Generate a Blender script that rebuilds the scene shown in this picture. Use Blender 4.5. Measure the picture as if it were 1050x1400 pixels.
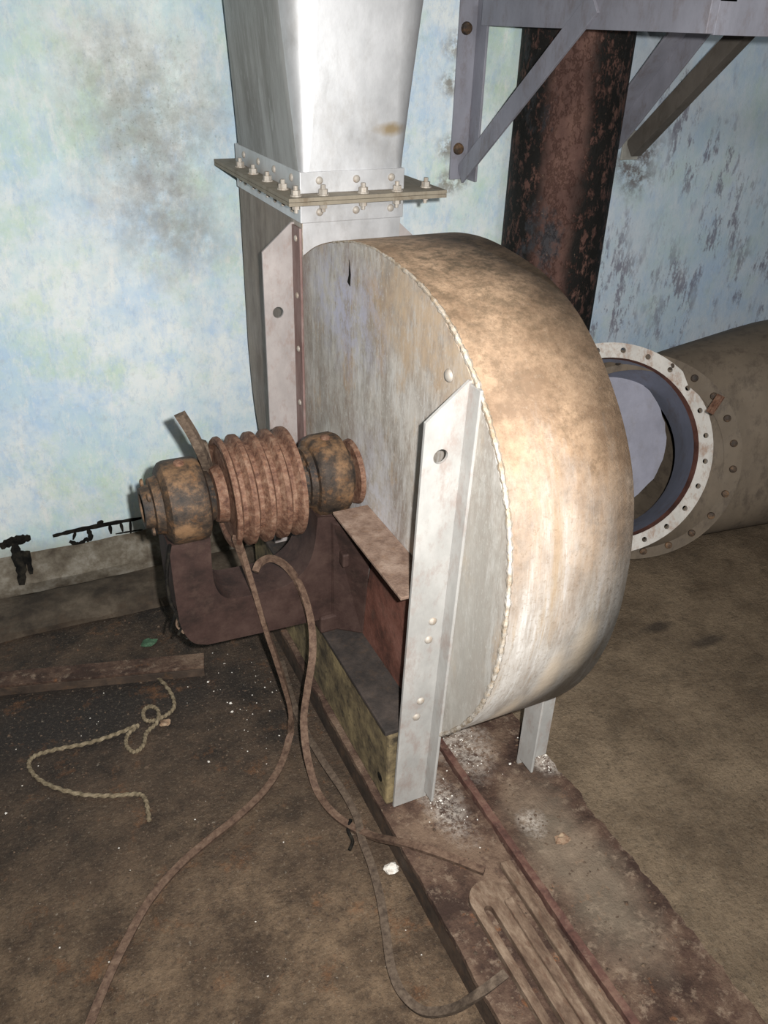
import bpy, bmesh, math, random
from mathutils import Vector, Matrix
rnd = random.Random(7)
PI = math.pi
S = bpy.context.scene
COL = S.collection
for o in list(bpy.data.objects): bpy.data.objects.remove(o, do_unlink=True)

# ------------------------------------------------------------------ camera, flash, world, exposure
FPX, YAW, PITCH, ROLL, CH = 1132.3, math.radians(25.93), math.radians(30.69), math.radians(1.884), 1.55
fwd = Vector((math.sin(YAW)*math.cos(PITCH), math.cos(YAW)*math.cos(PITCH), -math.sin(PITCH)))
r0 = Vector((math.cos(YAW), -math.sin(YAW), 0)); u0 = r0.cross(fwd)
rgt = r0*math.cos(ROLL) + u0*math.sin(ROLL)
upv = u0*math.cos(ROLL) - r0*math.sin(ROLL)
CAM = Vector((0, 0, CH))
cam = bpy.data.cameras.new('camera'); cam.sensor_fit = 'VERTICAL'; cam.sensor_height = 36.0
cam.lens = FPX*36.0/1400.0; cam.clip_start = 0.02; cam.clip_end = 60
co = bpy.data.objects.new('camera', cam); COL.objects.link(co)
M3 = Matrix((rgt, upv, -fwd)).transposed()
co.matrix_world = Matrix.Translation(CAM) @ M3.to_4x4()
S.camera = co

w = bpy.data.worlds.new('room_ambient'); S.world = w; w.use_nodes = True
w.node_tree.nodes['Background'].inputs[0].default_value = (0.85, 0.92, 1.0, 1)
w.node_tree.nodes['Background'].inputs[1].default_value = 0.03

# the camera's built-in flash: up and to the right of the lens (camera held upright)
fl = bpy.data.lights.new('camera_flash', 'SPOT'); fl.energy = 140; fl.shadow_soft_size = 0.012
fl.spot_size = math.radians(128); fl.spot_blend = 1.0; fl.color = (1.0, 0.985, 0.96)
fo = bpy.data.objects.new('camera_flash', fl); COL.objects.link(fo)
fo.matrix_world = Matrix.Translation(CAM + rgt*0.062 + upv*0.035) @ M3.to_4x4()

# added weak fill light, no lamp seen there, under the ceiling behind the camera
rl_ = bpy.data.lights.new('fill_light', 'POINT'); rl_.energy = 32; rl_.shadow_soft_size = 0.2; rl_.color = (1.0, 0.97, 0.94)
ro_ = bpy.data.objects.new('fill_light', rl_); COL.objects.link(ro_); ro_.location = (1.0, -0.9, 2.4)

S.view_settings.view_transform = 'Standard'; S.view_settings.look = 'None'
S.view_settings.gamma = 1.0; S.view_settings.exposure = 0.72; S.view_settings.use_curve_mapping = False

# ------------------------------------------------------------------ pixel helpers
def ray(x, y): return fwd + rgt*((x-525)/FPX) - upv*((y-700)/FPX)
def onz(x, y, z=0.0): d = ray(x, y); return CAM + d*((z-CAM.z)/d.z)
def onx(x, y, X): d = ray(x, y); return CAM + d*(X/d.x)
def ony(x, y, Y): d = ray(x, y); return CAM + d*(Y/d.y)

# ------------------------------------------------------------------ materials
class NT:
    def __init__(s, name):
        s.m = bpy.data.materials.new(name); s.m.use_nodes = True; s.t = s.m.node_tree
        s.t.nodes.clear(); s.out = s.n('ShaderNodeOutputMaterial'); s.b = s.n('ShaderNodeBsdfPrincipled')
        s.l(s.b.outputs[0], s.out.inputs[0]); s.tc = s.n('ShaderNodeNewGeometry').outputs['Position']
    def n(s, k, **kw):
        nd = s.t.nodes.new(k)
        for a, v in kw.items(): setattr(nd, a, v)
        return nd
    def l(s, a, b): s.t.links.new(a, b)
    def vec(s, scale=(1,1,1), off=(0,0,0)):
        mp = s.n('ShaderNodeMapping'); s.l(s.tc, mp.inputs[0])
        mp.inputs['Scale'].default_value = scale; mp.inputs['Location'].default_value = off
        return mp.outputs[0]
    def noise(s, scale, detail=6, rough=0.6, stretch=(1,1,1), off=(0,0,0), dist=0.0):
        nd = s.n('ShaderNodeTexNoise'); s.l(s.vec(stretch, off), nd.inputs['Vector'])
        nd.inputs['Scale'].default_value = scale; nd.inputs['Detail'].default_value = detail
        nd.inputs['Roughness'].default_value = rough; nd.inputs['Distortion'].default_value = dist
        return nd.outputs[0]
    def ramp(s, fac, stops):
        r = s.n('ShaderNodeValToRGB'); s.l(fac, r.inputs[0]); e = r.color_ramp.elements
        while len(e) < len(stops): e.new(0.5)
        for i, (p, c) in enumerate(stops):
            e[i].position = p; e[i].color = (c, c, c, 1) if isinstance(c, (int, float)) else (c[0], c[1], c[2], 1)
        return r.outputs[0]
    def step(s, fac, a, b): return s.ramp(fac, [(a, 0.0), (b, 1.0)])
    def mix(s, fac, a, b):
        m = s.n('ShaderNodeMix', data_type='RGBA')
        if isinstance(fac, (int, float)): m.inputs[0].default_value = fac
        else: s.l(fac, m.inputs[0])
        for i, v in ((6, a), (7, b)):
            if isinstance(v, tuple): m.inputs[i].default_value = (v[0], v[1], v[2], 1)
            else: s.l(v, m.inputs[i])
        return m.outputs[2]
    def math(s, op, a, b=0.0, c=None):
        m = s.n('ShaderNodeMath', operation=op)
        for i, v in enumerate((a, b) if c is None else (a, b, c)):
            if isinstance(v, (int, float)): m.inputs[i].default_value = v
            else: s.l(v, m.inputs[i])
        return m.outputs[0]
    def blob(s, c, r, soft=0.5, nscale=6, namt=0.5):
        """a stain with a ragged outline round point c, radii r -> 0..1"""
        mp = s.vec((1/r[0], 1/r[1], 1/r[2]), (-c[0]/r[0], -c[1]/r[1], -c[2]/r[2]))
        ln = s.n('ShaderNodeVectorMath', operation='LENGTH'); s.l(mp, ln.inputs[0])
        v = s.math('ADD', ln.outputs['Value'], s.math('MULTIPLY', s.math('SUBTRACT', s.noise(nscale, 8, 0.65), 0.5), namt*4))
        return s.math('SMOOTH_MIN', 1.0, s.math('MAXIMUM', 0.0, s.math('DIVIDE', s.math('SUBTRACT', 1.0+soft, v), 2*soft)), 0.1)
    def xyz(s):
        n = s.n('ShaderNodeSeparateXYZ'); s.l(s.tc, n.inputs[0]); return n.outputs
    def fin(s, col, rough=0.7, metal=0.0, bump=None, bs=0.3, bd=0.004, spec=None):
        if isinstance(col, tuple): s.b.inputs['Base Color'].default_value = (*col, 1)
        else: s.l(col, s.b.inputs['Base Color'])
        for nm, v in (('Roughness', rough), ('Metallic', metal)):
            if isinstance(v, (int, float)): s.b.inputs[nm].default_value = v
            else: s.l(v, s.b.inputs[nm])
        if spec is not None: s.b.inputs['Specular IOR Level'].default_value = spec
        if bump is not None:
            bn = s.n('ShaderNodeBump'); bn.inputs['Strength'].default_value = bs; bn.inputs['Distance'].default_value = bd
            s.l(bump, bn.inputs['Height']); s.l(bn.outputs[0], s.b.inputs['Normal'])
        return s.m

MAT = {}
def m_wall():
    t = NT('flaking_blue_paint')
    c = t.mix(t.step(t.noise(2.2, 7, 0.65), 0.38, 0.62), (0.47, 0.62, 0.78), (0.58, 0.72, 0.68))
    c = t.mix(t.step(t.noise(3.4, 9, 0.7, off=(3,1,2)), 0.44, 0.62), c, (0.74, 0.79, 0.79))
    c = t.mix(t.math('MULTIPLY', t.step(t.noise(5.0, 7, 0.68, off=(9,4,1)), 0.52, 0.68), 0.75), c, (0.52, 0.66, 0.50))
    c = t.mix(t.math('MULTIPLY', t.step(t.noise(17, 8, 0.75, stretch=(1.3,1,.7), off=(2,8,1)), 0.5, 0.68), 0.55), c, (0.38, 0.53, 0.74))
    c = t.mix(t.math('MULTIPLY', t.step(t.noise(11, 9, 0.78, stretch=(1.6,1,.6)), 0.53, 0.66), 0.7), c, (0.80, 0.81, 0.79))
    c = t.mix(t.math('MULTIPLY', t.step(t.noise(30, 8, 0.8, off=(5,5,5)), 0.54, 0.66), 0.3), c, (0.40, 0.42, 0.40))
    c = t.mix(t.math('MULTIPLY', t.step(t.noise(55, 8, 0.82, stretch=(1.3,1,.6), off=(1,5,2)), 0.53, 0.62), 0.4), c, (0.78, 0.80, 0.78))
    c = t.mix(t.math('MULTIPLY', t.step(t.noise(48, 8, 0.82, stretch=(1.3,1,.6), off=(7,5,2)), 0.54, 0.62), 0.35), c, (0.36, 0.47, 0.58))
    # mould patch beside the duct
    fine = t.step(t.noise(13, 9, 0.78), 0.30, 0.66)
    for cx, cz, rx, rz, k, col in ((0.46,1.19,0.12,0.20,0.80,(0.19,0.175,0.16)), (0.43,1.38,0.15,0.13,0.65,(0.24,0.25,0.19)), (0.52,1.02,0.12,0.08,0.5,(0.25,0.24,0.20)), (0.42,1.26,0.24,0.32,0.4,(0.32,0.32,0.31))):
        mold = t.math('MULTIPLY', t.blob((cx, 2.37, cz), (rx, 0.6, rz), 0.7, 5, 0.38), fine)
        c = t.mix(t.math('MULTIPLY', mold, k), c, col)
    spots = t.math('MULTIPLY', t.blob((0.44, 2.37, 1.30), (0.17, 0.6, 0.22), 0.6, 6, 0.4), t.step(t.noise(95, 6, 0.75), 0.56, 0.66))
    c = t.mix(t.math('MULTIPLY', spots, 0.45), c, (0.12, 0.13, 0.09))
    # flaked paint right of the column, with flash falloff painted in as darker blue
    x = t.xyz()
    far = t.step(t.math('DIVIDE', x[0], 4.0), 0.43, 0.50)
    pat = t.math('MULTIPLY', far, t.step(t.noise(15, 10, 0.78, stretch=(1.5,1,.55), off=(0,0,4)), 0.51, 0.57))
    pat2 = t.step(t.noise(3.5, 5, 0.6, stretch=(1.4,1,.7), off=(5,0,3)), 0.44, 0.58)
    c = t.mix(t.math('MULTIPLY', far, 0.5), c, (0.36, 0.44, 0.56))
    c = t.mix(t.math('MULTIPLY', t.math('MULTIPLY', pat, pat2), 0.75), c, (0.14, 0.12, 0.16))
    anch = t.math('MULTIPLY', t.blob((2.06, 2.37, 1.17), (0.09, 0.5, 0.10), 0.4, 12, 0.35), t.step(t.noise(28, 8, 0.8, stretch=(1,1,1)), 0.42, 0.55))
    c = t.mix(anch, c, (0.16, 0.15, 0.15))
    for bx, bz in ((1.345, 1.49), (1.34, 1.40), (1.335, 1.225), (1.345, 1.13)):
        k = t.math('MULTIPLY', t.blob((bx, 2.37, bz), (0.045, 0.5, 0.035), 0.5, 20, 0.4), t.step(t.noise(45, 6, 0.7), 0.4, 0.55))
        c = t.mix(t.math('MULTIPLY', k, 0.8), c, (0.20, 0.17, 0.13))
    # damp grime low on the wall
    low = t.step(t.math('ADD', x[2], t.math('MULTIPLY', t.math('SUBTRACT', t.noise(7, 6, 0.7), 0.5), 0.13)), 0.06, 0.17)
    c = t.mix(low, (0.26, 0.23, 0.18), c)
    b = t.math('ADD', t.noise(16, 8, 0.7), t.math('MULTIPLY', t.noise(90, 3, 0.6), 0.25))
    MAT['wall'] = t.fin(c, 0.75, 0, b, 0.35, 0.006, 0.3)
def m_floor():
    t = NT('oily_concrete'); x = t.xyz()
    left = t.step(t.math('ADD', t.math('MULTIPLY', x[0], -1.0), t.math('MULTIPLY', t.noise(5, 6, 0.6), 0.12)), -0.62, -0.45)
    lm = t.n('ShaderNodeMath', operation='LESS_THAN'); t.l(x[0], lm.inputs[0]); lm.inputs[1].default_value = 0.62
    clean = t.mix(t.step(t.noise(3.2, 9, 0.75), 0.40, 0.60), (0.105, 0.074, 0.047), (0.215, 0.158, 0.103))
    clean = t.mix(t.math('MULTIPLY', t.step(t.noise(14, 9, 0.78, off=(4,4,0)), 0.50, 0.66), 0.6), clean, (0.070, 0.052, 0.035))
    clean = t.mix(t.math('MULTIPLY', t.step(t.noise(50, 7, 0.8, off=(4,9,0)), 0.54, 0.66), 0.4), clean, (0.20, 0.165, 0.12))
    for cx, cy, rx, ry in ((1.72,1.31,.06,.022), (1.36,.62,.05,.04), (1.62,1.42,.05,.02)):
        clean = t.mix(t.math('MULTIPLY', t.blob((cx,cy,0),(rx,ry,.5),.4,14,.3), 0.8), clean, (0.035, 0.026, 0.02))
    oily = t.mix(t.step(t.noise(6, 9, 0.74, off=(1,7,0)), 0.38, 0.62), (0.020, 0.015, 0.012), (0.085, 0.056, 0.037))
    front = t.math('MULTIPLY', t.step(t.math('SUBTRACT', 2.0, t.math('ADD', x[1], t.math('MULTIPLY', t.noise(3, 7, 0.7), 0.9))), 0.05, 0.62), 0.9)
    brown = t.mix(t.step(t.noise(8, 9, 0.75), 0.40, 0.62), (0.058, 0.037, 0.023), (0.19, 0.128, 0.079))
    brown = t.mix(t.math('MULTIPLY', t.step(t.noise(38, 8, 0.8, off=(3,3,0)), 0.52, 0.64), 0.6), brown, (0.035, 0.025, 0.018))
    oily = t.mix(front, oily, brown)
    for cx, cy, rx, ry in ((.15,1.72,.30,.10), (-.1,1.75,.22,.16)):
        oily = t.mix(t.math('MULTIPLY', t.blob((cx,cy,0),(rx,ry,.5),.5,7,.3), 0.85), oily, (0.022, 0.018, 0.016))
    rust = t.math('MULTIPLY', t.step(t.noise(9, 9, 0.76, off=(8,2,0)), 0.56, 0.66), 0.55)
    oily = t.mix(rust, oily, (0.19, 0.085, 0.036))
    speck = t.math('MULTIPLY', t.step(t.noise(85, 3, 0.6), 0.66, 0.74), 0.55)
    oily = t.mix(speck, oily, (0.33, 0.28, 0.22))
    c = t.mix(lm.outputs[0], clean, oily)
    c = t.mix(t.math('MULTIPLY', t.step(t.noise(95, 8, 0.85, off=(3,6,0)), 0.52, 0.60), 0.55), c, (0.025, 0.018, 0.013))
    c = t.mix(t.math('MULTIPLY', t.step(t.noise(130, 7, 0.85, off=(9,6,0)), 0.55, 0.63), 0.45), c, (0.26, 0.205, 0.145))
    b = t.math('ADD', t.noise(22, 9, 0.72), t.math('MULTIPLY', t.noise(120, 4, 0.7), 0.5))
    MAT['floor'] = t.fin(c, t.ramp(t.noise(6, 4, .6), [(0.3, 0.6), (0.7, 0.9)]), 0, b, 0.85, 0.010, 0.3)
def m_rust(key, dark, mid, lite, s=14, metal=0.15, rough=0.8, stretch=(1,1,1), bump=0.6, bd=0.004, fine=(0.35,0.15,0.05), famt=0.5):
    t = NT(key)
    n = t.noise(s, 8, 0.7, stretch)
    c = t.ramp(n, [(0.37, dark), (0.5, mid), (0.64, lite)])
    c = t.mix(t.math('MULTIPLY', t.step(t.noise(s*2.6, 8, 0.75, stretch, (3,3,3)), 0.53, 0.63), famt), c, fine)
    MAT[key] = t.fin(c, rough, metal, t.math('ADD', t.noise(s*3, 6, 0.7, stretch), t.math('MULTIPLY', n, 0.5)), bump, bd, 0.35)
def m_fan():
    """weathered aluminium sheet with chalky streaks"""
    t = NT('chalky_aluminium'); x = t.xyz()
    c = t.mix(t.step(t.noise(9, 10, 0.78, (1,1,.45)), 0.42, 0.58), (0.27, 0.235, 0.20), (0.49, 0.455, 0.41))
    c = t.mix(t.math('MULTIPLY', t.step(t.noise(5, 9, 0.75, (1,1,.6), (1,3,2)), 0.47, 0.58), 0.65), c, (0.225, 0.160, 0.118))
    c = t.mix(t.math('MULTIPLY', t.step(t.noise(30, 8, 0.78, (1,1,.16), (7,3,2)), 0.52, 0.61), 0.6), c, (0.55, 0.535, 0.51))
    c = t.mix(t.math('MULTIPLY', t.step(t.noise(55, 8, 0.78, (1,1,.22), (1,6,2)), 0.54, 0.62), 0.55), c, (0.20, 0.145, 0.105))
    c = t.mix(t.math('MULTIPLY', t.step(t.noise(12, 8, 0.75, (1,1,.5), (2,9,2)), 0.54, 0.64), 0.55), c, (0.42, 0.28, 0.155))
    c = t.mix(t.math('MULTIPLY', t.step(t.noise(130, 6, 0.8, (1,1,.5), (8,2,7)), 0.54, 0.64), 0.5), c, (0.62, 0.60, 0.56))
    k = t.math('MULTIPLY', t.blob((0.65, 1.56, 1.03), (0.4, 0.16, 0.10), 0.6, 9, 0.4), t.step(t.noise(24, 9, 0.8), 0.42, 0.56))
    c = t.mix(t.math('MULTIPLY', k, 0.75), c, (0.43, 0.43, 0.55))
    k = t.math('MULTIPLY', t.blob((0.65, 1.40, 0.66), (0.4, 0.11, 0.13), 0.6, 9, 0.4), t.step(t.noise(30, 9, 0.8), 0.40, 0.55))
    c = t.mix(t.math('MULTIPLY', k, 0.8), c, (0.56, 0.56, 0.60))
    # dust that slid over the edge of the plate from the rim
    k = t.math('MULTIPLY', t.blob((0.65, 1.22, 1.10), (0.4, 0.19, 0.085), 0.5, 10, 0.4), t.step(t.noise(18, 9, 0.78), 0.38, 0.58))
    c = t.mix(t.math('MULTIPLY', k, 0.8), c, (0.44, 0.32, 0.21))
    k = t.math('MULTIPLY', t.blob((0.65, 1.06, 1.02), (0.4, 0.05, 0.10), 0.5, 14, 0.35), t.step(t.noise(30, 9, 0.78), 0.38, 0.58))
    c = t.mix(t.math('MULTIPLY', k, 0.8), c, (0.46, 0.35, 0.24))
    k = t.blob((0.65, 1.00, 0.62), (0.4, 0.12, 0.36), 0.4, 9, 0.3)
    c = t.mix(t.math('MULTIPLY', k, 0.6), c, (0.42, 0.41, 0.375))
    # brown primed sheet behind the rear angle
    prim = t.step(t.math('DIVIDE', x[1], 4.0), 0.4675, 0.4685)
    pc = t.mix(t.step(t.noise(12, 9, 0.75, (1,1,.3)), 0.40, 0.60), (0.15, 0.115, 0.09), (0.27, 0.225, 0.185))
    c = t.mix(prim, c, pc)
    MAT['fan'] = t.fin(c, t.ramp(t.noise(10, 5, .6), [(0.3, 0.5), (0.7, 0.75)]), 0.0, t.noise(40, 7, 0.75, (1,1,.3)), 0.4, 0.003)
def m_rim():
    """rim sheet: brown settled dust above, chalky grey below"""
    t = NT('dusty_rim_sheet'); x = t.xyz()
    base = t.mix(t.step(t.noise(14, 9, 0.74, (1.6,.5,.3)), 0.40, 0.60), (0.29, 0.255, 0.22), (0.45, 0.42, 0.385))
    base = t.mix(t.math('MULTIPLY', t.step(t.noise(26, 7, 0.72, (1.8,.3,.15), (1,1,1)), 0.53, 0.66), 0.6), base, (0.58, 0.57, 0.56))
    base = t.mix(t.math('MULTIPLY', t.step(t.noise(12, 8, 0.7, (2.4,.35,.2), (5,1,1)), 0.53, 0.66), 0.7), base, (0.30, 0.21, 0.12))
    base = t.mix(t.math('MULTIPLY', t.step(t.noise(70, 5, 0.75, (1.5,.4,.3), (5,4,1)), 0.56, 0.66), 0.45), base, (0.20, 0.165, 0.13))
    dust = t.mix(t.step(t.noise(9, 9, 0.76), 0.40, 0.60), (0.19, 0.122, 0.075), (0.365, 0.248, 0.160))
    dust = t.mix(t.math('MULTIPLY', t.step(t.noise(34, 8, 0.78, (1,1,1), (4,0,0)), 0.52, 0.64), 0.6), dust, (0.13, 0.085, 0.05))
    up = t.step(t.math('ADD', x[2], t.math('MULTIPLY', t.math('SUBTRACT', t.noise(7, 8, 0.72, (2.2,.7,.5)), 0.5), 0.62)), 0.66, 1.02)
    c = t.mix(up, base, dust)
    c = t.mix(t.math('MULTIPLY', t.step(t.noise(120, 6, 0.8, (1,1,1), (2,2,7)), 0.54, 0.64), 0.45), c, (0.16, 0.11, 0.065))
    c = t.mix(t.math('MULTIPLY', t.step(t.noise(150, 6, 0.8, (1,1,1), (8,2,7)), 0.57, 0.68), 0.2), c, (0.50, 0.43, 0.35))
    moss = t.math('MULTIPLY', t.blob((0.77, 1.33, 1.19), (0.20, 0.24, 0.25), 0.7, 8, 0.35), t.step(t.noise(38, 9, 0.8), 0.44, 0.58))
    c = t.mix(t.math('MULTIPLY', moss, 0.85), c, (0.075, 0.055, 0.034))
    for cy, cz, cx in ((0.885,0.60,0.83),(0.90,0.52,0.78),(0.96,0.40,0.74)):
        k = t.blob((cx, cy, cz), (0.022, 0.2, 0.075), 0.5, 16, 0.4)
        c = t.mix(t.math('MULTIPLY', k, 0.8), c, (0.58, 0.48, 0.37))
    MAT['rim'] = t.fin(c, 0.68, 0.0, t.math('ADD', t.noise(45, 7, 0.75), t.noise(12, 4, .6)), 0.35, 0.003, 0.4)
def m_galv(key, base=(0.58,0.58,0.58), dirt=(0.36,0.33,0.28), rough=0.36, metal=0.7, s=6, damt=0.5, stains=()):
    t = NT(key)
    c = t.mix(t.step(t.noise(s, 9, 0.72, (1,1,.5)), 0.38, 0.62), tuple(v*0.78 for v in base), base)
    c = t.mix(t.math('MULTIPLY', t.step(t.noise(s*2.2, 9, 0.77, (1,1,.5), (3,3,1)), 0.50, 0.64), damt), c, dirt)
    for cc, rr, colr in stains: c = t.mix(t.math('MULTIPLY', t.blob(cc, rr, 0.5, 28, 0.35), 0.9), c, colr)
    MAT[key] = t.fin(c, t.ramp(t.noise(9, 5, .6), [(0.3, rough), (0.7, rough+.2)]), metal, t.noise(35, 5, 0.6), 0.12, 0.003)
m_wall(); m_floor(); m_fan(); m_rim()
m_galv('duct', (0.70,0.70,0.71), (0.46,0.44,0.42), 0.42, 0.68, 5, 0.5, (((0.862,1.79,1.345),(0.032,0.03,0.012),(0.38,0.28,0.15)),))
def m_duct_shade():
    t = NT('shaded_streaky_galvanised')  # darker copy of the duct sheet: side shade in the colour, plus dirt streaks
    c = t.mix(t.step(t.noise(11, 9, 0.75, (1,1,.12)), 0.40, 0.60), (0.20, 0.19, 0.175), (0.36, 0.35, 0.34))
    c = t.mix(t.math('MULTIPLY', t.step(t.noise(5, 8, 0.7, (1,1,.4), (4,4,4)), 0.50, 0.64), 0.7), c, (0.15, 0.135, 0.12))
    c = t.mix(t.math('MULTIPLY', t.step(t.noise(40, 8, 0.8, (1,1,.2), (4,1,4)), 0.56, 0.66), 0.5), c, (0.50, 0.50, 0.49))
    MAT['duct_shade_streaks'] = t.fin(c, 0.5, 0.4, t.noise(35, 5, 0.6), 0.12, 0.003)
m_duct_shade()
m_galv('steel_grey', (0.40,0.36,0.345), (0.27,0.19,0.16), 0.5, 0.1, 14, 0.6)
m_galv('flange_dirty', (0.29,0.25,0.19), (0.15,0.11,0.07), 0.6, 0.2, 14, 0.7)
m_galv('legwhite', (0.43,0.42,0.40), (0.29,0.22,0.19), 0.5, 0.1, 12, 0.6)
m_galv('rivet', (0.44,0.40,0.35), (0.28,0.19,0.12), 0.5, 0.2, 40, 0.6)
m_galv('bracket_grey', (0.29,0.29,0.335), (0.17,0.14,0.14), 0.5, 0.15, 8, 0.6)
m_galv('bracket_dark', (0.15,0.13,0.11), (0.075,0.06,0.045), 0.6, 0.2, 9, 0.6)
m_galv('pipe_blue', (0.21,0.225,0.29), (0.15,0.12,0.11), 0.55, 0.3, 8, 0.5)
m_galv('pipe_lavender', (0.27,0.27,0.325), (0.19,0.18,0.19), 0.6, 0.2, 8, 0.5)
m_galv('ring_white', (0.56,0.53,0.49), (0.28,0.16,0.10), 0.55, 0.1, 13, 0.75)
m_galv('pipe_brown', (0.135,0.104,0.074), (0.055,0.040,0.029), 0.7, 0.0, 9, 0.75)
m_rust('pulley_rust', (0.075,0.034,0.022), (0.150,0.078,0.050), (0.235,0.145,0.098), 62, 0.1, 0.7, fine=(0.24,0.10,0.05), famt=0.4)
m_rust('bearing_rust', (0.012,0.010,0.009), (0.048,0.033,0.023), (0.19,0.11,0.058), 16, 0.1, 0.65, fine=(0.24,0.11,0.04), famt=0.3)
m_rust('cast_iron', (0.020,0.011,0.009), (0.040,0.021,0.017), (0.062,0.036,0.029), 10, 0.1, 0.7, bump=0.3, bd=0.003, fine=(0.075,0.046,0.035), famt=0.35)
m_rust('lip_rust', (0.05,0.024,0.019), (0.105,0.050,0.038), (0.17,0.10,0.072), 16, 0.05, 0.8, fine=(0.19,0.13,0.095))
m_rust('red_oxide', (0.07,0.03,0.022), (0.15,0.06,0.042), (0.22,0.10,0.075), 9, 0.1, 0.75, fine=(0.10,0.06,0.045))
m_rust('base_rust', (0.06,0.030,0.020), (0.14,0.072,0.045), (0.24,0.145,0.095), 11, 0.1, 0.85, fine=(0.30,0.22,0.16), famt=0.45)
m_rust('base_side', (0.030,0.022,0.017), (0.055,0.038,0.028), (0.09,0.06,0.042), 12, 0.05, 0.8, fine=(0.13,0.07,0.035), famt=0.4)
m_rust('rail_steel', (0.080,0.048,0.032), (0.15,0.10,0.068), (0.26,0.19,0.135), 22, 0.05, 0.8, (1.6,.6,1), fine=(0.10,0.05,0.03), famt=0.6, bd=0.006)
m_rust('plinth_mould', (0.045,0.034,0.021), (0.145,0.110,0.060), (0.28,0.215,0.11), 12, 0, 0.9, fine=(0.028,0.022,0.016), famt=0.75)
m_rust('curb_concrete', (0.034,0.025,0.018), (0.072,0.054,0.038), (0.13,0.10,0.072), 8, 0, 0.9, fine=(0.06,0.04,0.026), famt=0.7)
m_rust('skirt_plaster', (0.065,0.050,0.036), (0.145,0.122,0.092), (0.27,0.245,0.205), 9, 0, 0.9, fine=(0.10,0.075,0.05), famt=0.6)
m_rust('black_dust', (0.024,0.020,0.018), (0.040,0.032,0.028), (0.065,0.050,0.042), 16, 0, 0.9, fine=(0.08,0.05,0.03), famt=0.3)
m_rust('belt', (0.060,0.034,0.023), (0.115,0.070,0.047), (0.165,0.108,0.074), 80, 0, 0.8, bump=0.3, bd=0.001, fine=(0.07,0.04,0.03))
m_rust('belt_floor', (0.045,0.031,0.022), (0.085,0.060,0.042), (0.125,0.092,0.066), 80, 0, 0.85, bump=0.3, bd=0.001, fine=(0.05,0.035,0.025))
m_rust('rope', (0.10,0.078,0.048), (0.185,0.145,0.092), (0.26,0.21,0.14), 90, 0, 0.9, bump=0.4, bd=0.001, fine=(0.12,0.08,0.045))
m_rust('tar', (0.006,0.006,0.006), (0.012,0.011,0.010), (0.03,0.026,0.02), 30, 0, 0.5, fine=(0.02,0.018,0.014))
m_rust('chip_white', (0.55,0.50,0.44), (0.68,0.64,0.58), (0.8,0.78,0.74), 60, 0, 0.8, fine=(0.5,0.42,0.34))
m_rust('chip_brown', (0.15,0.09,0.055), (0.27,0.18,0.12), (0.40,0.30,0.20), 50, 0, 0.9, fine=(0.24,0.10,0.04))
m_rust('crumb', (0.05,0.034,0.024), (0.095,0.065,0.045), (0.16,0.115,0.08), 50, 0, 0.9, fine=(0.16,0.07,0.03))
m_rust('green_scrap', (0.03,0.06,0.03), (0.05,0.11,0.06), (0.10,0.16,0.10), 40, 0, 0.7, fine=(0.04,0.05,0.03))
m_rust('concrete_plain', (0.20,0.19,0.17), (0.30,0.29,0.26), (0.38,0.37,0.33), 5, 0, 0.9, fine=(0.2,0.18,0.15))
m_rust('weld', (0.24,0.18,0.12), (0.37,0.32,0.26), (0.48,0.45,0.41), 30, 0.05, 0.7, fine=(0.40,0.27,0.15), famt=0.6)
m_rust('gusset_dust', (0.15,0.095,0.07), (0.235,0.16,0.12), (0.31,0.225,0.175), 24, 0.05, 0.9, fine=(0.20,0.12,0.075))
m_rust('purple_strip', (0.15,0.085,0.075), (0.23,0.15,0.135), (0.33,0.25,0.23), 12, 0.1, 0.6, (1,1,.3), fine=(0.3,0.24,0.22))
def m_base():
    t = NT('base_rust_scaled')
    c = t.ramp(t.noise(8, 9, 0.74), [(0.40, (0.040,0.023,0.017)), (0.5, (0.085,0.050,0.035)), (0.62, (0.165,0.110,0.076))])
    c = t.mix(t.math('MULTIPLY', t.step(t.noise(34, 8, 0.75, off=(3,1,0)), 0.54, 0.64), 0.6), c, (0.27, 0.20, 0.145))
    c = t.mix(t.math('MULTIPLY', t.step(t.noise(15, 8, 0.75, off=(7,1,0)), 0.56, 0.66), 0.7), c, (0.045, 0.022, 0.018))
    c = t.mix(t.math('MULTIPLY', t.step(t.noise(22, 6, 0.7, off=(1,9,0)), 0.62, 0.70), 0.6), c, (0.24, 0.10, 0.04))
    dust = t.math('MULTIPLY', t.blob((0.86,0.80,0.08),(0.07,0.20,0.4),0.5,9,0.4), 0.55)
    c = t.mix(dust, c, (0.23, 0.185, 0.135))
    for cx, cy, rx, ry in ((0.676,1.045,0.035,0.085),(0.955,1.06,0.03,0.035),(0.80,1.20,0.055,0.10),(0.83,0.93,0.025,0.03)):
        k = t.math('MULTIPLY', t.blob((cx,cy,0.08),(rx,ry,0.4),0.5,22,0.35), t.step(t.noise(70, 8, 0.8), 0.42, 0.56))
        c = t.mix(t.math('MULTIPLY', k, 0.8), c, (0.44, 0.39, 0.34))
    MAT['base_rust'] = t.fin(c, 0.85, 0.05, t.math('ADD', t.noise(30, 9, 0.75), t.noise(110, 4, 0.7)), 0.8, 0.005, 0.3)
m_base()
for nd in MAT['tar'].node_tree.nodes:
    if nd.type == 'BSDF_PRINCIPLED': nd.inputs['Specular IOR Level'].default_value = 0.05; nd.inputs['Roughness'].default_value = 0.95
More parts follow.
